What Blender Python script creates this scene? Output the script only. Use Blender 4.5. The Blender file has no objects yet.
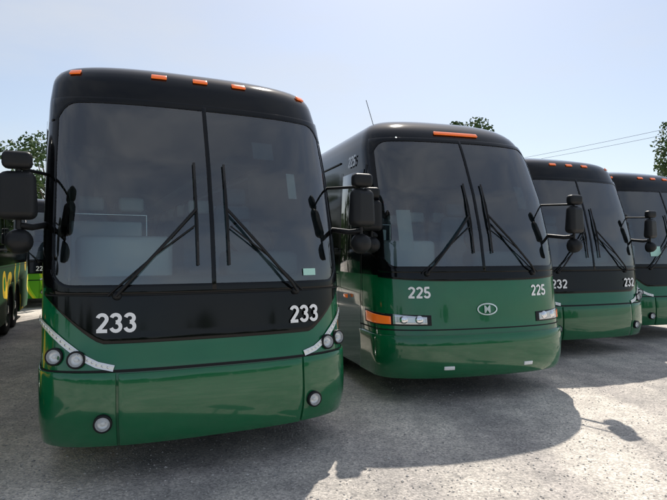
import bpy, bmesh, math, random
import numpy as np
from mathutils import Vector, Matrix
random.seed(7)
R=math.radians
scene=bpy.context.scene
col=scene.collection

# ------------------------------------------------------------ materials
def newmat(name):
    m=bpy.data.materials.new(name); m.use_nodes=True
    nt=m.node_tree; b=nt.nodes.get('Principled BSDF')
    return m,nt,b
def N(nt,t,**k):
    n=nt.nodes.new(t)
    for a,v in k.items(): setattr(n,a,v)
    return n
def pmat(name,c,rough=.5,metal=0,coat=0,bump=0,bscale=50,emis=None,var=0,dirt=0,spec=.5,dust=0):
    m,nt,b=newmat(name)
    b.inputs['Base Color'].default_value=(*c,1)
    b.inputs['Roughness'].default_value=rough
    b.inputs['Specular IOR Level'].default_value=spec
    b.inputs['Metallic'].default_value=metal
    b.inputs['Coat Weight'].default_value=coat
    b.inputs['Coat Roughness'].default_value=.02
    tc=N(nt,'ShaderNodeTexCoord')
    if var or dirt:
        nz=N(nt,'ShaderNodeTexNoise'); nz.inputs['Scale'].default_value=3; nz.inputs['Detail'].default_value=8
        nt.links.new(tc.outputs['Object'],nz.inputs['Vector'])
        mx=N(nt,'ShaderNodeMix',data_type='RGBA')
        mx.inputs['A'].default_value=(*c,1); mx.inputs['B'].default_value=(*[min(1,x*(1+var)+dirt) for x in c],1)
        cr=N(nt,'ShaderNodeValToRGB'); cr.color_ramp.elements[0].position=.42; cr.color_ramp.elements[1].position=.75
        nt.links.new(nz.outputs['Fac'],cr.inputs['Fac']); nt.links.new(cr.outputs['Color'],mx.inputs['Factor'])
        last=mx.outputs['Result']
        mr=N(nt,'ShaderNodeMapRange'); mr.inputs['To Min'].default_value=rough*.8; mr.inputs['To Max'].default_value=min(1,rough*1.5)
        nt.links.new(nz.outputs['Fac'],mr.inputs['Value']); nt.links.new(mr.outputs['Result'],b.inputs['Roughness'])
        if dust:   # road dust settled on the lower panels
            sx=N(nt,'ShaderNodeSeparateXYZ'); nt.links.new(tc.outputs['Object'],sx.inputs[0])
            h=N(nt,'ShaderNodeMapRange'); h.inputs['From Min'].default_value=.95; h.inputs['From Max'].default_value=.3
            h.inputs['To Min'].default_value=0; h.inputs['To Max'].default_value=dust; nt.links.new(sx.outputs['Z'],h.inputs['Value'])
            n3=N(nt,'ShaderNodeTexNoise'); n3.inputs['Scale'].default_value=9; n3.inputs['Detail'].default_value=10; n3.inputs['Roughness'].default_value=.7
            nt.links.new(tc.outputs['Object'],n3.inputs['Vector'])
            ml=N(nt,'ShaderNodeMath',operation='MULTIPLY'); nt.links.new(h.outputs[0],ml.inputs[0]); nt.links.new(n3.outputs['Fac'],ml.inputs[1])
            m2=N(nt,'ShaderNodeMix',data_type='RGBA'); m2.inputs['B'].default_value=(.25,.23,.2,1)
            nt.links.new(ml.outputs[0],m2.inputs['Factor']); nt.links.new(last,m2.inputs['A']); last=m2.outputs['Result']
        nt.links.new(last,b.inputs['Base Color'])
    if bump:
        n2=N(nt,'ShaderNodeTexNoise'); n2.inputs['Scale'].default_value=bscale; n2.inputs['Detail'].default_value=3
        nt.links.new(tc.outputs['Object'],n2.inputs['Vector'])
        bp=N(nt,'ShaderNodeBump'); bp.inputs['Strength'].default_value=bump; bp.inputs['Distance'].default_value=.01
        nt.links.new(n2.outputs['Fac'],bp.inputs['Height']); nt.links.new(bp.outputs['Normal'],b.inputs['Normal'])
    if emis: 
        b.inputs['Emission Color'].default_value=(*c,1); b.inputs['Emission Strength'].default_value=emis
    return m
def glassmat(name,tint,ior=1.55,rough=.01):
    m,nt,b=newmat(name); nt.nodes.remove(b)
    out=[n for n in nt.nodes if n.type=='OUTPUT_MATERIAL'][0]
    f=N(nt,'ShaderNodeFresnel'); f.inputs['IOR'].default_value=ior
    t=N(nt,'ShaderNodeBsdfTransparent'); t.inputs['Color'].default_value=(*tint,1)
    g=N(nt,'ShaderNodeBsdfGlossy'); g.inputs['Roughness'].default_value=rough
    mx=N(nt,'ShaderNodeMixShader')
    nt.links.new(f.outputs[0],mx.inputs[0]); nt.links.new(t.outputs[0],mx.inputs[1]); nt.links.new(g.outputs[0],mx.inputs[2])
    nt.links.new(mx.outputs[0],out.inputs['Surface'])
    return m
M={}
M['green']=pmat('green_paint',(.001,.12,.042),.12,0,.7,.025,2.0,var=.12,dirt=.001,spec=.4,dust=.07)
M['black']=pmat('black_paint',(.0025,.003,.0035),.07,0,0,.02,2.5,dirt=.0006,spec=.3)
M['plastic']=pmat('black_plastic',(.008,.009,.010),.4,bump=.15,bscale=150,dirt=.004,spec=.3)
M['rubber']=pmat('rubber',(.02,.02,.021),.75,bump=.2,bscale=60,dirt=.03)
M['seam']=pmat('seam',(.003,.004,.004),.8)
M['white']=pmat('white_vinyl',(.9,.91,.9),.4)
M['orange']=pmat('amber_lens',(.9,.16,.015),.2,0,1,emis=.25)
M['chrome']=pmat('chrome',(.8,.81,.83),.12,1)
M['bowl']=pmat('reflector_bowl',(.8,.82,.84),.4,.6)
M['lens']=pmat('lamp_lens',(.55,.58,.6),.12,.6,1)
M['led']=pmat('led_strip',(.9,.9,.82),.3,.0,.5)
M['interior']=pmat('interior_lining',(.6,.64,.65),.8)
M['dash']=pmat('dashboard',(.2,.22,.23),.6,dirt=.03)
M['lightgrey']=pmat('console_grey',(.7,.75,.76),.5)
M['seat']=pmat('seat_fabric',(.14,.18,.21),.9,bump=.2,bscale=90,var=.6)
M['paper']=pmat('paper',(.8,.81,.78),.7)
M['gpaper']=pmat('green_paper',(.45,.75,.65),.7)
M['rim']=pmat('rim_alloy',(.5,.5,.5),.3,.9)
M['wglass']=glassmat('windshield_glass',(.74,.88,.88),2.35)
M['sglass']=glassmat('side_glass',(.6,.66,.66),1.5)
M['dglass']=pmat('dark_glass',(.012,.016,.018),.05,0,0)
M['under']=pmat('underbody',(.012,.012,.012),.9)
def mural(name,cols,scale):
    m,nt,b=newmat(name)
    tc=N(nt,'ShaderNodeTexCoord'); mp=N(nt,'ShaderNodeMapping'); mp.inputs['Rotation'].default_value=(.6,.2,0)
    w=N(nt,'ShaderNodeTexWave'); w.inputs['Scale'].default_value=scale; w.inputs['Distortion'].default_value=9; w.inputs['Detail'].default_value=2; w.inputs['Detail Scale'].default_value=.8
    nt.links.new(tc.outputs['Object'],mp.inputs['Vector']); nt.links.new(mp.outputs[0],w.inputs['Vector'])
    cr=N(nt,'ShaderNodeValToRGB'); cr.color_ramp.interpolation='CONSTANT'
    e=cr.color_ramp.elements; e[0].color=(*cols[0],1); e[1].position=.3; e[1].color=(*cols[1],1)
    for i,c in enumerate(cols[2:]):
        x=e.new(.48+.24*i); x.color=(*c,1)
    nt.links.new(w.outputs['Fac'],cr.inputs['Fac']); nt.links.new(cr.outputs['Color'],b.inputs['Base Color'])
    b.inputs['Roughness'].default_value=.6; b.inputs['Specular IOR Level'].default_value=.2
    return m
M['mural']=mural('leaf_mural',[(.01,.12,.04),(.02,.26,.04),(.8,.55,.04),(.02,.08,.03)],.6)
M['lime']=mural('lime_mural',[(.12,.4,.02),(.35,.7,.03),(.7,.7,.03),(.03,.25,.03)],.4)

# ------------------------------------------------------------ mesh helpers
def mesh_obj(name,verts,faces,mats,parent=None,smooth=True,fmat=None):
    me=bpy.data.meshes.new(name); me.from_pydata([tuple(v) for v in verts],[],faces)
    for m in (mats if isinstance(mats,(list,tuple)) else [mats]): me.materials.append(m)
    if smooth: me.polygons.foreach_set('use_smooth',[True]*len(me.polygons))
    if fmat is not None: me.polygons.foreach_set('material_index',fmat)
    me.update()
    o=bpy.data.objects.new(name,me); col.objects.link(o)
    if parent: o.parent=parent
    return o
def rbox(name,c,size,mat,parent,bev=.02,taper=None,rot=None,seg=2):
    bm=bmesh.new(); bmesh.ops.create_cube(bm,size=1)
    for v in bm.verts:
        if taper and v.co.z>0: v.co.x*=taper[0]; v.co.y*=taper[1]
        v.co=Vector((v.co.x*size[0],v.co.y*size[1],v.co.z*size[2]))
    if bev: bmesh.ops.bevel(bm,geom=bm.edges[:],offset=bev,segments=seg,affect='EDGES',profile=.5)
    if rot: bmesh.ops.rotate(bm,verts=bm.verts,cent=(0,0,0),matrix=rot)
    bmesh.ops.translate(bm,verts=bm.verts,vec=c)
    me=bpy.data.meshes.new(name); bm.to_mesh(me); bm.free(); me.materials.append(mat)
    me.polygons.foreach_set('use_smooth',[True]*len(me.polygons))
    o=bpy.data.objects.new(name,me); col.objects.link(o); o.parent=parent
    md=o.modifiers.new('wn','WEIGHTED_NORMAL')
    return o
def tube(name,pts,r,mat,parent,closed=False):
    cu=bpy.data.curves.new(name,'CURVE'); cu.dimensions='3D'; cu.bevel_depth=r; cu.bevel_resolution=2; cu.use_fill_caps=True
    sp=cu.splines.new('POLY'); sp.points.add(len(pts)-1)
    for i,p in enumerate(pts): sp.points[i].co=(*p,1)
    sp.use_cyclic_u=closed
    cu.materials.append(mat)
    o=bpy.data.objects.new(name,cu); col.objects.link(o)
    if parent: o.parent=parent
    return o
def lathe(name,prof,axis,center,mats,parent,seg=32,fm=None):
    ax=Vector(axis).normalized(); q=Vector((0,0,1)).rotation_difference(ax)
    vs=[];fs=[];mi=[]
    for r,h in prof:
        for k in range(seg):
            t=2*math.pi*k/seg
            vs.append(q@Vector((r*math.cos(t),r*math.sin(t),h))+Vector(center))
    for i in range(len(prof)-1):
        for k in range(seg):
            fs.append((i*seg+k,i*seg+(k+1)%seg,(i+1)*seg+(k+1)%seg,(i+1)*seg+k)); mi.append(fm[i] if fm else 0)
    fs.append(tuple(range((len(prof)-1)*seg,len(prof)*seg))); mi.append(fm[-1] if fm else 0)
    return mesh_obj(name,vs,fs,mats,parent,True,mi)

# ------------------------------------------------------------ bus shape
STY={
'new':dict(z=[.30,.36,.45,.62,.85,.95,1.1,1.6,2.0,2.5,3.0,3.2,3.31,3.39,3.45,3.49,3.53],
           y=[.06,.03,.01,.0,.02,.05,.09,.15,.22,.36,.545,.63,.70,.77,.88,1.0,1.25],
           hz=[.30,.5,1.0,1.7,2.5,3.1,3.31,3.40,3.46,3.50,3.53],hv=[1.265,1.29,1.29,1.285,1.27,1.25,1.225,1.18,1.09,.96,.7],zb=1.52,zt=3.04,n=2.7,ztop=3.53),
'old':dict(z=[.30,.36,.45,.70,.85,1.0,1.35,1.6,2.0,2.5,3.0,3.2,3.34,3.45,3.54,3.60,3.64],
           y=[.08,.03,.01,.0,.04,.06,.10,.14,.22,.38,.61,.72,.82,.95,1.12,1.3,1.55],
           hz=[.30,.5,1.0,1.7,2.5,3.0,3.2,3.38,3.5,3.59,3.64],hv=[1.265,1.285,1.29,1.28,1.26,1.23,1.20,1.13,1.02,.85,.55],zb=1.60,zt=3.20,n=2.5,ztop=3.64)}
LEN=13.7
class Shape:
    def __init__(s,st):
        s.__dict__.update(STY[st]); s.st=st
    def sm(s,z,a,b,w=.035):
        return float(np.mean([np.interp(z+d,a,b) for d in (-w,-w/2,0,w/2,w)]))
    def y0(s,z): return s.sm(z,s.z,s.y)
    def hw(s,z): return s.sm(z,s.hz,s.hv)
    def D(s,z): return .5*min(1,s.hw(z)/1.25)
    def P(s,t,z):
        a=abs(t); sg=1 if t>=0 else -1; hw=s.hw(z);D=s.D(z);y=s.y0(z)
        if a<=1:
            th=a*math.pi/2
            return Vector((sg*hw*math.sin(th)**(2/s.n), y+D*(1-max(0,math.cos(th))**(2/s.n)), z))
        return Vector((sg*hw,y+D+(a-1),z))
    def Nn(s,t,z):
        e=.004
        if .985<abs(t)<=1.02: t=1.02*(1 if t>0 else -1)
        dt=s.P(t+e,z)-s.P(t-e,z); dz=s.P(t,z+e)-s.P(t,z-e)
        n=dt.cross(dz); return n.normalized()
    def O(s,t,z,off): return s.P(t,z)+s.Nn(t,z)*off
    def q2t(s,q):
        sg=1 if q>=0 else -1
        return sg*math.asin(min(1,abs(q))**(s.n/2))*2/math.pi
    def side_t(s,y,z,sg): return sg*(1+y-s.y0(z)-s.D(z))

def patch(S,name,fn,na,nb,off,mat,par,thick=0,flip=False):
    vs=[];fs=[]
    for j in range(nb+1):
        for i in range(na+1):
            t,z=fn(i/na,j/nb); vs.append(S.O(t,z,off))
    for j in range(nb):
        for i in range(na):
            k=j*(na+1)+i; fs.append((k,k+1,k+na+2,k+na+1))
    o=mesh_obj(name,vs,fs,mat,par)
    if thick:
        md=o.modifiers.new('s','SOLIDIFY'); md.thickness=thick; md.offset=-1
        b=o.modifiers.new('b','BEVEL'); b.width=min(.006,thick*.3); b.segments=2; b.limit_method='ANGLE'; b.angle_limit=R(40)
    return o
def qpatch(S,name,q0,q1,zlo,zhi,na,nb,off,mat,par,thick=0):
    fl=zlo if callable(zlo) else (lambda q:zlo); fh=zhi if callable(zhi) else (lambda q:zhi)
    t0,t1=S.q2t(q0),S.q2t(q1)
    def fn(a,b):
        t=t0+(t1-t0)*a; q=math.copysign(math.sin(abs(t)*math.pi/2)**(2/S.n),t)
        return t,fl(q)+(fh(q)-fl(q))*b
    return patch(S,name,fn,na,nb,off,mat,par,thick)
def spatch(S,name,y0,y1,z0,z1,sg,off,mat,par,thick=0,na=2,nb=4):
    def fn(a,b):
        z=z0+(z1-z0)*b; aa=a if sg>0 else 1-a
        return S.side_t(y0+(y1-y0)*aa,z,sg),z
    return patch(S,name,fn,na,nb,off,mat,par,thick)
def ribbon(S,name,pts,w,off,mat,par,sub=6,closed=False):
    P=[]
    n=len(pts)
    for i in range(n if closed else n-1):
        a,b=pts[i],pts[(i+1)%n]
        for k in range(sub): P.append((a[0]+(b[0]-a[0])*k/sub,a[1]+(b[1]-a[1])*k/sub))
    if not closed: P.append(pts[-1])
    Q=[S.O(t,z,off) for t,z in P]; Nn=[S.Nn(t,z) for t,z in P]
    vs=[];fs=[];m=len(Q)
    for i in range(m):
        if closed: d=Q[(i+1)%m]-Q[i-1]
        else: d=Q[min(i+1,m-1)]-Q[max(i-1,0)]
        s=Nn[i].cross(d).normalized()*w/2
        vs+= [Q[i]-s,Q[i]+s]
    for i in range(m if closed else m-1):
        a=2*i;b=2*((i+1)%m); fs.append((a,b,b+1,a+1))
    return mesh_obj(name,vs,fs,mat,par)
def text_mesh(body,size,offset):
    cu=bpy.data.curves.new('t','FONT'); cu.body=body; cu.size=size; cu.align_x='CENTER'; cu.align_y='CENTER'; cu.offset=offset; cu.resolution_u=3
    o=bpy.data.objects.new('t',cu); col.objects.link(o)
    dg=bpy.context.evaluated_depsgraph_get(); me=bpy.data.meshes.new_from_object(o.evaluated_get(dg))
    v=[tuple(x.co) for x in me.vertices]; f=[tuple(p.vertices) for p in me.polygons]
    bpy.data.objects.remove(o); bpy.data.meshes.remove(me)
    return v,f
def arcpts(cx,cy,rx,ry,a0,a1,n=14):
    return [(cx+rx*math.cos(R(a0+(a1-a0)*i/n)),cy+ry*math.sin(R(a0+(a1-a0)*i/n))) for i in range(n+1)]
GLY={
'2':[arcpts(.30,.70,.21,.21,165,-25)+[(.40,.47),(.10,.09)],[(.03,.09),(.53,.09)]],
'3':[arcpts(.27,.72,.20,.19,165,-88),arcpts(.27,.30,.22,.22,90,-165)],
'5':[[(.50,.91),(.14,.91),(.11,.50)],arcpts(.27,.31,.23,.23,135,-160)],
'4':[[(.40,.0),(.40,.93),(.06,.30),(.06,.27),(.56,.27)]],
'0':[arcpts(.29,.5,.20,.41,0,360,24)],
'9':[arcpts(.28,.68,.2,.22,0,360,20),[(.48,.68),(.44,.35),(.30,.09),(.15,.08)]]}
def numeral_quads(body,h,w=.18):
    vs=[];fs=[];lift=[];x0=-len(body)*.62*h/2;si=0
    for ch in body:
        for st in GLY[ch]:
            si+=1
            pts=[]
            for i in range(len(st)-1):
                a,b=st[i],st[i+1]; L=math.hypot(b[0]-a[0],b[1]-a[1]); n=max(1,int(L/.08))
                for k in range(n): pts.append((a[0]+(b[0]-a[0])*k/n,a[1]+(b[1]-a[1])*k/n))
            pts.append(st[-1]); k0=len(vs); n=len(pts)
            for i in range(n):
                a=pts[max(0,i-1)]; b=pts[min(n-1,i+1)]; dx,dy=b[0]-a[0],b[1]-a[1]; L=math.hypot(dx,dy) or 1
                nx,ny=-dy/L*w/2,dx/L*w/2
                for s in (-1,1): vs.append((x0+(pts[i][0]+s*nx)*h,(pts[i][1]+s*ny-.5)*h)); lift.append(.0008*(si%2))
            for i in range(n-1):
                a=k0+2*i; fs.append((a,a+2,a+3,a+1))
        x0+=.66*h
    return vs,fs,lift
def number_on(S,name,body,q,z,h,off,mat,par,side=0,y=0):
    if not body: return
    v,f,lf=numeral_quads(body,h); out=[]
    for i,(x,yy) in enumerate(v):
        if side: t=S.side_t(y+x*side,z+yy,side)
        else:
            hw=S.hw(z); t=S.q2t((q*hw+x)/hw)
        out.append(S.O(t,z+yy,off+lf[i]))
    return mesh_obj(name,out,f,mat,par,False)
def text_on(S,name,body,q,z,size,off,mat,par):
    v,f=text_mesh(body,size,size*.03); out=[]
    for x,yy,_ in v:
        hw=S.hw(z); out.append(S.O(S.q2t((q*hw+x)/hw),z+yy,off))
    return mesh_obj(name,out,f,mat,par,False)
glass_lens=glassmat('clear_lens',(.95,.96,.96),1.4,.02)
def lamp(S,name,q,z,r,par,lift=.0):
    t=S.q2t(q); c=S.P(t,z); n=S.Nn(t,z); n=(n+Vector((0,-.9,0))).normalized()
    base=c+n*lift
    lathe(name,[(r*1.35,-.02),(r*1.35,.030),(r*1.2,.038),(r*1.05,.034),(r*1.0,.024),(r*.8,.012),(r*.45,.006)],n,base,[M['plastic'],M['bowl']],par,28,[0,0,0,1,1,1,1])
    lathe(name+'_lens',[(r*1.0,.032),(r*.8,.040),(r*.5,.046),(r*.15,.048)],n,base,[glass_lens],par,28)
    lathe(name+'_bulb',[(r*.32,.005),(r*.32,.025),(r*.2,.032)],n,base,[M['white']],par,16)

def wheel(name,cx,cy,sg,par):
    r=.52;w=.29
    prof=[(.20,.0),(.30,.01),(.36,.03),(.47,.0),(.505,.02),(.52,.05),(.52,w-.05),(.505,w-.02),(.47,w),(.36,w-.03),(.30,w-.01),(.285,w-.09),(.20,w-.12),(.17,w-.04),(.10,w-.03),(.09,w+.0),(.0,w+.0)]
    fm=[0]*9+[1]*8
    lathe(name,prof,(sg,0,0),(cx-sg*w,cy,r),[M['rubber'],M['rim']],par,36,fm)
    for k in range(10):
        a=k*math.pi/5
        lathe(name+'_nut',[(.014,0),(.014,.03),(.005,.035)],(sg,0,0),(cx-sg*.08,cy+.235*math.cos(a),r+.235*math.sin(a)),[M['chrome']],par,8)

def build_bus(name,style,number,loc,ang,sidemat='green',frontmat='green',seats=0,papers=()):
    S=Shape(style); E=bpy.data.objects.new(name,None); col.objects.link(E)
    E.location=(loc[0],loc[1],0); E.rotation_euler=(0,0,ang)
    zb,zt=S.zb,S.zt
    zl=[.30,.33,.37,.42,.5,.62,.75,.85,.95,1.02,1.1,1.3,1.5,zb-.0 if abs(zb-1.5)>.03 else 1.54,1.75,1.95,2.2,2.45,2.7,2.95,zt,3.1 if zt<3.08 else 3.12,3.25]
    zl+=[3.25+(q-3.25)*(S.ztop-3.25)/.31 for q in (3.3,3.35,3.4,3.44,3.48,3.51,3.535,3.56)]
    zl=sorted(set(round(z,3) for z in zl))
    fq=[0,.1,.2,.3,.4,.5,.6,.7,.78,.85,.9,.935,.96,.98,.992]
    ft=[S.q2t(q) for q in fq]+[1.0]
    sy=[2.05,3.15,3.4,4.7,6.0,7.3,8.6,8.95,10.05,10.2,11.3,12.6,13.2]
    WH=[(2.05,3.15),(8.95,10.05),(10.2,11.3)]
    WIN=[(3.4,4.7),(4.7,6.0),(6.0,7.3),(7.3,8.6),(8.95,10.05),(10.2,11.3),(11.3,12.6)]
    cols=[]
    for i in range(len(ft)): cols.append(('f',-ft[len(ft)-1-i]))
    cols+= [('f',t) for t in ft[1:]]
    cols+= [('s',y,1) for y in sy]
    rear=[(1,.0),(.985,.16),(.93,.3),(.8,.4),(.5,.46),(0,.5),(-.5,.46),(-.8,.4),(-.93,.3),(-.985,.16),(-1,0)]
    cols+= [('r',x,y) for x,y in rear]
    cols+= [('s',y,-1) for y in reversed(sy)]
    vs=[];nc=len(cols)
    for z in zl:
        for c in cols:
            if c[0]=='f': p=S.P(c[1],z)
            elif c[0]=='s': p=Vector((c[2]*S.hw(z),c[1],z))
            else:
                k=S.hw(z); p=Vector((c[1]*k,LEN-.5+c[2]*min(1,k/1.2)-max(0,z-1.2)*.06,z))
            vs.append(p)
    fs=[];fm=[]
    qlim=S.q2t(.935)+1e-4
    for j in range(len(zl)-1):
        z0,z1=zl[j],zl[j+1]; zc=(z0+z1)/2
        for i in range(nc):
            a,b=cols[i],cols[(i+1)%nc]
            if a[0]=='f' and b[0]=='f' and max(abs(a[1]),abs(b[1]))<=qlim and z0>=zb-.045 and z1<=zt+.001: continue
            if a[0]=='s' and b[0]=='s' and a[2]==b[2]:
                lo,hi=min(a[1],b[1]),max(a[1],b[1])
                if (lo,hi) in WH and z1<=1.11: continue
                if (lo,hi) in WIN and z0>=1.94 and z1<=2.96: continue
            k=j*nc+i;k2=j*nc+(i+1)%nc
            fs.append((k,k2,k2+nc,k+nc))
            if zc>1.5: fm.append(1)
            elif a[0]=='f' and b[0]=='f': fm.append(0)
            else: fm.append(2)
    top=(len(zl)-1)*nc
    fs.append(tuple(range(top,top+nc))); fm.append(1)
    body=mesh_obj('body',vs,fs,[M[frontmat],M['black'],M[sidemat],M['interior']],E,True,fm)
    md=body.modifiers.new('s','SOLIDIFY'); md.thickness=.04; md.offset=-1; md.material_offset=3; md.material_offset_rim=0
    for (lo,hi) in WH:
        cy=(lo+hi)/2; cz=.5; r=.535
        for sg in (1,-1):
            v=[];f=[];n=30
            for k in range(n+1):
                ph=-.3+(math.pi+.6)*k/n
                dy,dz=math.cos(ph),math.sin(ph)
                iy,iz=cy+r*dy,max(.3,cz+r*dz)
                T=min((hi-cy)/max(1e-6,abs(dy)), (.6 if dz>0 else .2)/max(1e-6,abs(dz)))
                oy,oz=cy+T*dy,cz+T*dz
                for (yy,zz) in ((iy,iz),(oy,oz)):
                    v.append((sg*S.hw(zz),yy,zz))
                v.append((sg*(S.hw(iz)-.35),iy,iz))
            for k in range(n):
                f.append((3*k,3*k+3,3*k+4,3*k+1)); f.append((3*k,3*k+2,3*k+5,3*k+3))
            mesh_obj('wheel_arch',v,f,[M[sidemat],M['under']],E,True,[0,1]*n)
            wheel('wheel',sg*1.25,cy,sg,E)
    rbox('underbody',(0,6.9,.72),(1.7,12.4,.5),M['under'],E,.03)
    rbox('front_underbody',(0,1.2,.5),(2.1,1.2,.24),M['under'],E,.03)
    rbox('floor',(0,7.2,1.12),(2.36,12.2,.08),M['interior'],E,0)
    for sg in (1,-1):
        spatch(S,'side_window_glass',3.25,12.8,1.9,3.0,sg,.006,M['sglass'],E,0,8,4)
        spatch(S,'drip_rail',1.95,13.0,3.05,3.075,sg,.015,M['black'],E,.015,4,1)
        spatch(S,'belt_trim',1.9,13.0,1.80,1.83,sg,.01,M['plastic'],E,.01,4,1)
        for y in (4.7,6.0,7.3,8.6,10.1,11.3): spatch(S,'window_pillar',y-.03,y+.03,1.9,3.0,sg,.01,M['black'],E,.004,1,4)
        for y in (3.3,4.7,6.0,7.3,8.7,11.5,12.6):
            z=[.36,.7,1.1,1.45]; ribbon(S,'panel_seam',[(S.side_t(y,a,sg),a) for a in z],.012,.003,M['seam'],E,3)
        ribbon(S,'panel_seam',[(S.side_t(y,1.46,sg),1.46) for y in (1.9,5,9,13)],.012,.003,M['seam'],E,4)
        spatch(S,'front_side_glass',.98,1.78,1.72 if sg>0 else 1.5,2.85,sg,.008,M['dglass'],E,.004,2,5)
        for y in (.93,1.83):
            ribbon(S,'door_seam',[(S.side_t(y,a,sg),a) for a in (.5,1.,1.5,2.,2.5,2.9)],.016,.011,M['seam'],E,2)
        spatch(S,'side_marker',1.45,1.6,1.15,1.2,sg,.02,M['orange'],E,.015,1,1)
    # ---- windshield
    qpatch(S,'windshield_glass',-.955,.955,zb-.05,zt+.03,40,16,.008,M['wglass'],E)
    sst=lambda x:max(0,min(1,x))
    qpatch(S,'windshield_frame_top',-.965,.965,lambda q:zt-.005-.16*sst((abs(q)-.80)/.135)**3,zt+.05,44,3,.013,M['black'],E,.006)
    qpatch(S,'windshield_frame_bottom',-.965,.965,zb-.07,lambda q:zb+.005+.12*sst((abs(q)-.82)/.115)**3,44,3,.013,M['black'],E,.006)
    for sg in (1,-1):
        qpatch(S,'windshield_frame_side',.925*sg if sg>0 else -.965,.965 if sg>0 else -.925,zb-.06,zt+.04,3,16,.0125,M['black'],E,.006)
    qpatch(S,'windshield_divider',-.014,.014,zb-.05,zt+.03,2,16,.016,M['black'],E,.01)
    # ---- wipers
    def wp(q,z,off=.03): return S.O(S.q2t(q),z,off)
    for sg,qp,qe in ((-1,-.58,-.1),(1,.56,.1)):
        zbse=zb-.08
        lathe('wiper_pivot',[(.035,0),(.035,.03),(.02,.045)],S.Nn(S.q2t(qp),zbse),wp(qp,zbse,0),[M['plastic']],E,16)
        ze=2.13 if style=='new' else 2.22
        tube('wiper_arm',[wp(qp,zbse,.045),wp(qp+(qe-qp)*.1,zbse+(ze-zbse)*.1,.075),wp(qp+(qe-qp)*.55,zbse+(ze-zbse)*.55,.07),wp(qe,ze,.05)],.013,M['plastic'],E)
        tube('wiper_link',[wp(qp-(.05*sg*-1),zbse,.035),wp(qp+(qe-qp)*.5+.04*sg,zbse+(ze-zbse)*.42,.055),wp(qe+.015*sg,ze-.14,.045)],.007,M['plastic'],E)
        pts=[wp(qe+.0*sg,zz,.03) for zz in np.linspace(ze-.46,ze+.4,8)]
        tube('wiper_blade',pts,.011,M['rubber'],E)
        tube('wiper_bow',[wp(qe,ze-.3,.03),wp(qe,ze-.12,.05),wp(qe,ze+.12,.05),wp(qe,ze+.28,.03)],.008,M['plastic'],E)
    # ---- mirrors
    for sg in (1,-1):
        x=sg*1.42; y=.24
        b0=S.O(S.q2t(.985)*sg,2.0,0)
        tube('mirror_brace',[b0,((b0.x+x)/2,.32,1.97),(x,y,1.98)],.026,M['plastic'],E)
        tube('mirror_post',[(x,y,1.86),(x,y,2.52)],.018,M['plastic'],E)
        a0=S.O(S.q2t(.985)*sg,2.42,0)
        tube('mirror_stay',[a0,(x,y,2.40)],.014,M['plastic'],E)
        rbox('mirror_head',(x+sg*.01,y,2.20),(.27,.16,.36),M['plastic'],E,.06,taper=(.92,.8),seg=4,rot=Matrix.Rotation(sg*.25,3,'Z'))
        rbox('mirror_cap',(x+sg*.01,y,2.46),(.20,.12,.13),M['plastic'],E,.04,seg=3)
        lathe('mirror_convex',[(.0,-.105),(.03,-.10),(.06,-.09),(.085,-.05),(.095,0),(.095,.03),(.08,.035)],(0,1,0),(x,y,1.86),[M['plastic'],M['chrome']],E,28,[0,0,0,0,0,0,1])
    # ---- style-specific front
    if style=='new':
        def zl2(q):
            a=abs(q)
            if a<.66: return 1.075
            return 1.075+.36*((a-.66)/.31)**1.3
        qpatch(S,'front_mask',-.975,.975,zl2,zb-.045,48,8,.010,M['black'],E,.012)
        ribbon(S,'mask_seam',[(S.q2t(q),zb-.075) for q in np.linspace(-.96,.96,20)],.012,.024,M['seam'],E,2)
        qpatch(S,'bumper_centre',-.575,.575,lambda q:.31,lambda q:.855,24,10,.022,M[frontmat],E,.04)
        for sg in (1,-1):
            t0=S.q2t(.59);t1=1.42
            def fn(a,b,sg=sg):
                aa=a if sg>0 else 1-a
                t=t0+(t1-t0)*aa
                return sg*t,.31+(.865+.02*aa-.31)*b
            patch(S,'bumper_corner',fn,16,10,.018,M[frontmat],E,.036)
            ribbon(S,'bumper_gap',[(S.q2t(q)*sg,.875) for q in (.0,.2,.4,.6,.75,.9,.97)]+[(1.1*sg,.89),(1.4*sg,.9)],.022,.006,M['seam'],E,4)
            curve=[(1.06,1.255),(S.q2t(.985),1.235),(S.q2t(.95),1.19),(S.q2t(.9),1.125),(S.q2t(.83),1.045),(S.q2t(.76),.975),(S.q2t(.69),.925),(S.q2t(.60),.895)]
            cv=[(t*sg,z) for t,z in curve]
            ribbon(S,'led_trim',cv,.048,.012,M['bowl'],E,5)
            ribbon(S,'led_trim_edge',cv,.026,.014,M['led'],E,5)
            for i in range(len(cv)-1):
                for k in range(3):
                    t=cv[i][0]+(cv[i+1][0]-cv[i][0])*k/3; z=cv[i][1]+(cv[i+1][1]-cv[i][1])*k/3
                    lathe('led_bezel',[(.009,0),(.008,.004)],S.Nn(t,z),S.O(t,z,.014),[M['chrome']],E,10)
            lamp(S,'headlight',.80*sg,.965,.050,E); lamp(S,'headlight',.915*sg,.985,.050,E)
            lamp(S,'fog_light',.66*sg,.50,.050,E,.024)
        for q in (-.86,-.30,0,.30,.86):
            dq=.055 if abs(q)<.5 else .035
            qpatch(S,'marker_light',q-dq,q+dq,3.325,3.36,4,2,.018,M['orange'],E,.016)
        number_on(S,'number_decal',number,-.585,1.235,.15,.027,M['white'],E)
        number_on(S,'number_decal',number,.615,1.235,.15,.027,M['white'],E)
    else:
        qpatch(S,'front_mask',-.975,.975,lambda q:1.43+.05*abs(q)**4,zb-.045,48,4,.010,M['black'],E,.012)
        number_on(S,'number_decal',number,-.66,1.30,.135,.006,M['white'],E)
        number_on(S,'number_decal',number,.62,1.30,.135,.006,M['white'],E)
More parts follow.
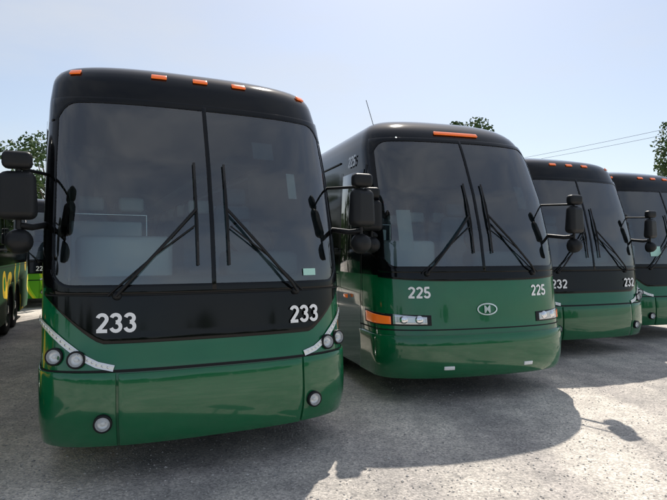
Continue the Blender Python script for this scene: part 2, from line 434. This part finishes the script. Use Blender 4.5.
        def emb(ax,az):
            hw=S.hw(1.09); return [(S.q2t(ax*math.cos(a)/hw),1.09+az*math.sin(a)) for a in np.linspace(0,2*math.pi,32,endpoint=False)]
        ribbon(S,'emblem_ring',emb(.13,.065),.016,.012,M['chrome'],E,1,True)
        text_on(S,'emblem_letter','M',0,1.085,.12,.012,M['chrome'],E)
        def fnb(a,b):
            t=-1.42+2.84*a; return t,.31+(.80-.31)*b
        patch(S,'bumper',fnb,60,10,.03,M[frontmat],E,.05)
        ribbon(S,'bumper_gap',[(t,.865) for t in np.linspace(-1.42,1.42,40)],.014,.004,M['seam'],E,2)
        for sg in (1,-1):
            def hp(q0,q1,t1=None,zl_=.93,zh=1.05,name='headlight',mat='lens',off=.014):
                a0=S.q2t(q0); a1=t1 if t1 else S.q2t(q1)
                def fn(a,b):
                    aa=a if sg>0 else 1-a; t=a0+(a1-a0)*aa
                    zz=zh-(.035*(1-aa)); return sg*t,zl_+(zz-zl_)*b
                return patch(S,name,fn,10,4,off,M[mat],E,.012)
            hp(.56,1,1.22,.915,1.07,'headlight_surround','plastic',.008)
            hp(.90,1,1.18,.93,1.055,'turn_signal','orange',.014)
            hp(.60,.885,None,.93,1.05,'headlight_lens','lens',.014)
            for q in (.67,.80):
                lathe('headlight_bowl',[(.05,.0),(.045,.012),(.03,.018),(.01,.02)],S.Nn(S.q2t(q)*sg,.985),S.O(S.q2t(q)*sg,.985,.012),[M['chrome']],E,20)
            qpatch(S,'reflector',sg*.42-.05,sg*.42+.05,.41,.45,3,2,.04,M['white'],E,.02)
        qpatch(S,'marker_lightbar',-.28,.28,3.31,3.35,14,2,.024,M['orange'],E,.02)
        number_on(S,'side_number',number,0,3.01,.15,.02,M['white'],E,-1,1.42)
        tube('antenna',[(-.6,2.1,3.5),(-.62,2.25,3.8),(-.66,2.4,4.15)],.005,M['plastic'],E)
    # ---- interior
    rbox('dashboard',(0,.95,1.38),(2.2,.55,.36),M['dash'],E,.08)
    rbox('instrument_binnacle',(.62,.92,1.66),(.75,.35,.26),M['dash'],E,.07)
    rbox('console',(-.62,1.15,1.72),(.85,.35,.42),M['lightgrey'],E,.06)
    tube('steering_wheel',[Vector((.62+.24*math.cos(a),1.2+.12*math.sin(a),1.92+.2*math.sin(a))) for a in np.linspace(0,2*math.pi,25)[:-1]],.016,M['plastic'],E,True)
    rbox('driver_seat',(.62,1.95,1.85),(.52,.16,.95),M['seat'],E,.06,taper=(.8,.7))
    rbox('driver_headrest',(.62,1.93,2.42),(.3,.12,.2),M['seat'],E,.05)
    rbox('stair_partition',(-.72,2.35,1.65),(.75,.05,.95),M['lightgrey'],E,.02)
    tube('grab_rail',[(-.3,2.3,1.2),(-.3,2.3,2.2),(-1.05,2.3,2.2)],.016,M['chrome'],E)
    rows=[2.9+.86*i for i in range(seats)]
    for y in rows:
        for x in (-.88,-.42,.42,.88):
            rbox('seat_back',(x,y,1.98),(.43,.13,.86),M['seat'],E,.05,taper=(.86,.7),rot=Matrix.Rotation(-.12,3,'X'))
            rbox('headrest_cover',(x,y-.02,2.36),(.3,.12,.18),M['lightgrey'],E,.04)
            rbox('seat_cushion',(x,y-.25,1.5),(.43,.46,.16),M['seat'],E,.04)
    if seats:
        for x in (-.95,.95): rbox('luggage_rack',(x,7.6,2.95),(.45,10,.14),M['lightgrey'],E,.04)
    for (q,z,w,h,mt) in papers:
        qpatch(S,'windshield_notice',q-w/2,q+w/2,z-h/2,z+h/2,3,3,.018 if mt=='gpaper' else -.03,M[mt],E)
    return E

build_bus('coach_bus','new','233',(-.93,4.50),.43,seats=8,papers=[(.42,2.72,.16,.16,'dash'),(.62,2.4,.07,.24,'paper'),(.68,1.6,.1,.06,'gpaper')])
build_bus('coach_bus','old','225',(1.867,6.665),.308,seats=8,papers=[(-.74,2.05,.13,.5,'paper'),(.62,2.5,.12,.3,'dash')])
build_bus('coach_bus','new','232',(4.53,9.50),.353,seats=3,papers=[(-.86,1.72,.12,.2,'gpaper')])
build_bus('coach_bus','new','',(7.15,11.4),.37,papers=[(-.45,1.78,.2,.2,'gpaper')])
build_bus('coach_bus','new','230',(-4.4,2.9),.41,sidemat='mural',frontmat='mural')
build_bus('coach_bus','new','229',(-9.9,17.2),.41,sidemat='lime',frontmat='lime')

# ------------------------------------------------------------ ground
def ground_mat():
    m,nt,b=newmat('gravel_asphalt'); L=nt.links
    tc=N(nt,'ShaderNodeTexCoord')
    def noise(sc,det=6,rough=.6,stretch=None):
        n=N(nt,'ShaderNodeTexNoise'); n.inputs['Scale'].default_value=sc; n.inputs['Detail'].default_value=det; n.inputs['Roughness'].default_value=rough
        if stretch:
            mp=N(nt,'ShaderNodeMapping'); mp.inputs['Rotation'].default_value=(0,0,-.37); mp.inputs['Scale'].default_value=stretch
            L.new(tc.outputs['Object'],mp.inputs['Vector']); L.new(mp.outputs[0],n.inputs['Vector'])
        else: L.new(tc.outputs['Object'],n.inputs['Vector'])
        return n
    big=noise(.5,6,.65); mid=noise(3.,8,.7); fine=noise(40,6,.75); track=noise(1.3,6,.6,(1,.12,1))
    vor=N(nt,'ShaderNodeTexVoronoi'); vor.inputs['Scale'].default_value=60; L.new(tc.outputs['Object'],vor.inputs['Vector'])
    def ramp(src,p0,c0,p1,c1):
        c=N(nt,'ShaderNodeValToRGB'); e=c.color_ramp.elements
        e[0].position=p0; e[0].color=(*c0,1); e[1].position=p1; e[1].color=(*c1,1); L.new(src,c.inputs['Fac']); return c.outputs['Color']
    def mul(a,b_,f):
        mu=N(nt,'ShaderNodeMix',data_type='RGBA',blend_type='MULTIPLY'); mu.inputs['Factor'].default_value=f
        L.new(a,mu.inputs['A']); L.new(b_,mu.inputs['B']); return mu.outputs['Result']
    c=ramp(mid.outputs['Fac'],.3,(.44,.415,.385),.7,(.74,.685,.62))
    c=mul(c,ramp(big.outputs['Fac'],.36,(.66,.665,.68),.6,(1.12,1.11,1.09)),1)
    c=mul(c,ramp(track.outputs['Fac'],.38,(.76,.76,.78),.6,(1.08,1.08,1.06)),.9)
    sp=N(nt,'ShaderNodeSeparateColor'); L.new(vor.outputs['Color'],sp.inputs[0])
    c=mul(c,ramp(sp.outputs[0],0,(.5,.5,.51),1,(1.5,1.46,1.42)),.6)
    c=mul(c,ramp(fine.outputs['Fac'],.35,(.55,.55,.55),.62,(1.25,1.25,1.25)),.6)
    L.new(c,b.inputs['Base Color'])
    b.inputs['Roughness'].default_value=.9
    ad=N(nt,'ShaderNodeMath',operation='ADD'); L.new(vor.outputs['Distance'],ad.inputs[0]); L.new(fine.outputs['Fac'],ad.inputs[1])
    ad2=N(nt,'ShaderNodeMath',operation='MULTIPLY_ADD'); L.new(mid.outputs['Fac'],ad2.inputs[0]); ad2.inputs[1].default_value=4; L.new(ad.outputs[0],ad2.inputs[2])
    bp=N(nt,'ShaderNodeBump'); bp.inputs['Strength'].default_value=.5; bp.inputs['Distance'].default_value=.011
    L.new(ad2.outputs[0],bp.inputs['Height']); L.new(bp.outputs['Normal'],b.inputs['Normal'])
    return m
G=ground_mat()
g=600
mesh_obj('ground',[(-g,-g,0),(g,-g,0),(g,g,0),(-g,g,0)],[(0,1,2,3)],G,None,False)
def gravel():
    vs=[];fs=[]
    base=[(1,0,0),(-1,0,0),(0,1,0),(0,-1,0),(0,0,1),(0,0,-1)]
    bf=[(0,2,4),(2,1,4),(1,3,4),(3,0,4),(2,0,5),(1,2,5),(3,1,5),(0,3,5)]
    for i in range(9000):
        y=2.6+(random.random()**1.6)*9; x=(random.random()*2-1)*(y*.75)
        r=random.uniform(.003,.011)*(1.5 if random.random()<.06 else 1); a=random.random()*6.28; k=len(vs)
        for b in base:
            bx=b[0]*r*random.uniform(.7,1.3);by=b[1]*r*random.uniform(.7,1.3);bz=b[2]*r*.6
            vs.append((x+bx*math.cos(a)-by*math.sin(a),y+bx*math.sin(a)+by*math.cos(a),bz+r*.3))
        fs+=[tuple(k+q for q in f) for f in bf]
    m,nt,b=newmat('gravel_stone')
    gi=N(nt,'ShaderNodeNewGeometry'); cr=N(nt,'ShaderNodeValToRGB'); e=cr.color_ramp.elements
    e[0].color=(.25,.245,.24,1); e[1].color=(.68,.64,.59,1)
    nt.links.new(gi.outputs['Random Per Island'],cr.inputs['Fac']); nt.links.new(cr.outputs['Color'],b.inputs['Base Color']); b.inputs['Roughness'].default_value=.9
    mesh_obj('gravel',vs,fs,m,None,False)
gravel()

# ------------------------------------------------------------ trees
def leafmat():
    m,nt,b=newmat('foliage')
    gi=N(nt,'ShaderNodeNewGeometry'); cr=N(nt,'ShaderNodeValToRGB'); e=cr.color_ramp.elements
    e[0].color=(.025,.06,.014,1); e[1].color=(.085,.15,.035,1)
    nt.links.new(gi.outputs['Random Per Island'],cr.inputs['Fac']); nt.links.new(cr.outputs['Color'],b.inputs['Base Color']); b.inputs['Roughness'].default_value=.6
    return m
LM=leafmat(); BM=pmat('bark',(.09,.07,.05),.9,bump=.5,bscale=12,var=.5)
def tree_mesh(seed,h,rad,n=6500,leaf=.13):
    rnd=random.Random(seed); vs=[];fs=[];mi=[]
    def limb(p,q,r0,r1,s=7):
        d=(q-p).normalized(); u=d.orthogonal().normalized(); w=d.cross(u); k=len(vs)
        for c,r in ((p,r0),(q,r1)):
            for i in range(s):
                a=6.283*i/s; vs.append(c+u*r*math.cos(a)+w*r*math.sin(a))
        for i in range(s): fs.append((k+i,k+(i+1)%s,k+s+(i+1)%s,k+s+i)); mi.append(1)
    top=Vector((0,0,h*.45)); limb(Vector((0,0,0)),top,h*.028,h*.018)
    limb(top,Vector((.2,.1,h*.85)),h*.018,h*.004)
    clumps=[]
    for i in range(26):
        a=rnd.random()*6.283; zz=h*rnd.uniform(.3,.96); prof=math.sin(min(1,max(.05,(zz/h-.2)/.85))*math.pi)**.6
        rr=rad*prof*rnd.uniform(.35,1.)
        c=Vector((rr*math.cos(a),rr*math.sin(a),zz)); clumps.append((c,rad*rnd.uniform(.2,.38)))
        limb(Vector((0,0,h*rnd.uniform(.28,.6))),c,h*.009,h*.002,5)
    for i in range(n):
        c,r=clumps[i%len(clumps)]
        d=Vector((rnd.gauss(0,1),rnd.gauss(0,1),rnd.gauss(0,1))).normalized()*r*(rnd.random()**.45)
        d.z*=.75; p=c+d; u=Vector((rnd.gauss(0,1),rnd.gauss(0,1),rnd.gauss(0,1))).normalized(); w=u.orthogonal().normalized()
        s=leaf*rnd.uniform(.6,1.4); k=len(vs)
        vs.extend([p-u*s,p+w*s*.6,p+u*s,p-w*s*.6]); fs.append((k,k+1,k+2,k+3)); mi.append(0)
    me=bpy.data.meshes.new('tree'); me.from_pydata([tuple(v) for v in vs],[],fs); me.materials.append(LM); me.materials.append(BM)
    me.polygons.foreach_set('material_index',mi); me.update(); return me
TM=[tree_mesh(1,10,3.6),tree_mesh(2,12,3.4),tree_mesh(3,9,4)]
def tree(k,x,y,s=1,rz=0):
    o=bpy.data.objects.new('tree',TM[k]); col.objects.link(o); o.location=(x,y,-.05); o.scale=(s,s,s); o.rotation_euler=(0,0,rz)
tree(0,-20.6,41,1.02); tree(2,-27,47,.85,1); 
tree(1,9.9,42,.98,2); tree(1,28.4,44,1.08,4); tree(2,33,48,1.1,2)
def treeline(name,pts,h0,h1,n,leaf):
    rnd=random.Random(5); vs=[];fs=[]
    cl=[]
    for i in range(len(pts)-1):
        a,b=Vector((*pts[i],0)),Vector((*pts[i+1],0)); L=(b-a).length; m=int(L/1.6)
        for k in range(m):
            p=a.lerp(b,k/m); h=rnd.uniform(h0,h1)*(0.75+.25*math.sin(k*.37)+.1*math.sin(k*1.3))
            for zz in np.arange(.8,h,1.5): cl.append((p+Vector((rnd.uniform(-1.5,1.5),rnd.uniform(-2,2),zz)),rnd.uniform(1.,1.9)))
    for i in range(n):
        c,r=cl[rnd.randrange(len(cl))]
        p=c+Vector((rnd.gauss(0,1),rnd.gauss(0,1),rnd.gauss(0,1))).normalized()*r*rnd.random()**.4
        u=Vector((rnd.gauss(0,1),rnd.gauss(0,1),rnd.gauss(0,1))).normalized(); w=u.orthogonal().normalized(); s=leaf*rnd.uniform(.6,1.4); k=len(vs)
        vs.extend([p-u*s,p+w*s*.7,p+u*s,p-w*s*.7]); fs.append((k,k+1,k+2,k+3))
    mesh_obj(name,vs,fs,LM,None,False)
treeline('reflected_treeline',[(-60,50),(-20,44),(30,46),(80,50)],4,6,24000,.42)  # mostly hidden row, placed and sized so coach sides reflect trees, not bright sky
treeline('reflected_treeline',[(70,-40),(20,-55),(-30,-52),(-70,-30)],5,9,22000,.5)  # unseen row behind the camera, added for the windshields to reflect

# utility poles and wires
wood=pmat('pole_wood',(.16,.12,.09),.9,bump=.4,bscale=20,var=.4)
PP=[(30.5,28.5),(5,74)]
for x,y in PP:
    E=bpy.data.objects.new('utility_pole',None); col.objects.link(E); E.location=(x,y,0); E.rotation_euler=(0,0,.5)
    lathe('pole',[(.17,0),(.11,11.3),(.1,11.35)],(0,0,1),(0,0,0),[wood],E,14)
    rbox('crossarm',(0,-.14,10.7),(2.2,.1,.12),wood,E,.01)
    for k in (-1,-.35,.35,1): lathe('insulator',[(.05,0),(.06,.05),(.03,.08),(.04,.13),(.01,.15)],(0,0,1),(k,-.14,10.76),[M['lightgrey']],E,10)
W=bpy.data.objects.new('overhead_wires',None); col.objects.link(W)
for k,zz in ((-1,10.9),(1,10.9)):
    pts=[]
    for i in range(25):
        t=i/24; pts.append((PP[0][0]+(PP[1][0]-PP[0][0])*t+k*.8,PP[0][1]+(PP[1][1]-PP[0][1])*t+k*.4,zz-4*.7*t*(1-t)))
    tube('wire',pts,.012,M['rubber'],W)

# ------------------------------------------------------------ light & sky
EL,AZ=R(51),R(9)
w=bpy.data.worlds.new('World'); scene.world=w; w.use_nodes=True; nt=w.node_tree; L=nt.links
bg=nt.nodes['Background']; sky=N(nt,'ShaderNodeTexSky',sky_type='NISHITA'); sky.sun_disc=False
sky.sun_elevation=EL; sky.sun_rotation=AZ; sky.air_density=1.0; sky.dust_density=1.3; sky.ozone_density=1.1; sky.altitude=100
tc=N(nt,'ShaderNodeTexCoord'); mp=N(nt,'ShaderNodeMapping'); mp.inputs['Scale'].default_value=(1,1,3.2); mp.inputs['Location'].default_value=(.3,.0,.4)
nz=N(nt,'ShaderNodeTexNoise'); nz.inputs['Scale'].default_value=1.9; nz.inputs['Detail'].default_value=8; nz.inputs['Roughness'].default_value=.55
L.new(tc.outputs['Generated'],mp.inputs['Vector']); L.new(mp.outputs[0],nz.inputs['Vector'])
cr=N(nt,'ShaderNodeValToRGB'); e=cr.color_ramp.elements; e[0].position=.42; e[0].color=(.26,.26,.26,1); e[1].position=.75; e[1].color=(.7,.7,.7,1)
L.new(nz.outputs['Fac'],cr.inputs['Fac'])
mx=N(nt,'ShaderNodeMix',data_type='RGBA'); mx.inputs['B'].default_value=(5.6,5.75,5.95,1)
L.new(cr.outputs['Color'],mx.inputs['Factor']); L.new(sky.outputs['Color'],mx.inputs['A']); L.new(mx.outputs['Result'],bg.inputs['Color'])
bg.inputs['Strength'].default_value=.135
sl=bpy.data.lights.new('sun','SUN'); sl.energy=5; sl.angle=R(.6); sl.color=(1,.94,.85)
so=bpy.data.objects.new('sun',sl); col.objects.link(so)
d=Vector((math.sin(AZ)*math.cos(EL),math.cos(AZ)*math.cos(EL),math.sin(EL)))
so.rotation_euler=d.to_track_quat('Z','Y').to_euler(); so.location=(0,0,30)

cam=bpy.data.cameras.new('camera'); co=bpy.data.objects.new('camera',cam); col.objects.link(co)
co.location=(0,0,1.79); co.rotation_euler=(R(90.1),0,0)
cam.sensor_width=36; cam.lens=559.5/667*36; cam.clip_end=2000
scene.camera=co
scene.view_settings.view_transform='Standard'; scene.view_settings.look='None'; scene.view_settings.exposure=0
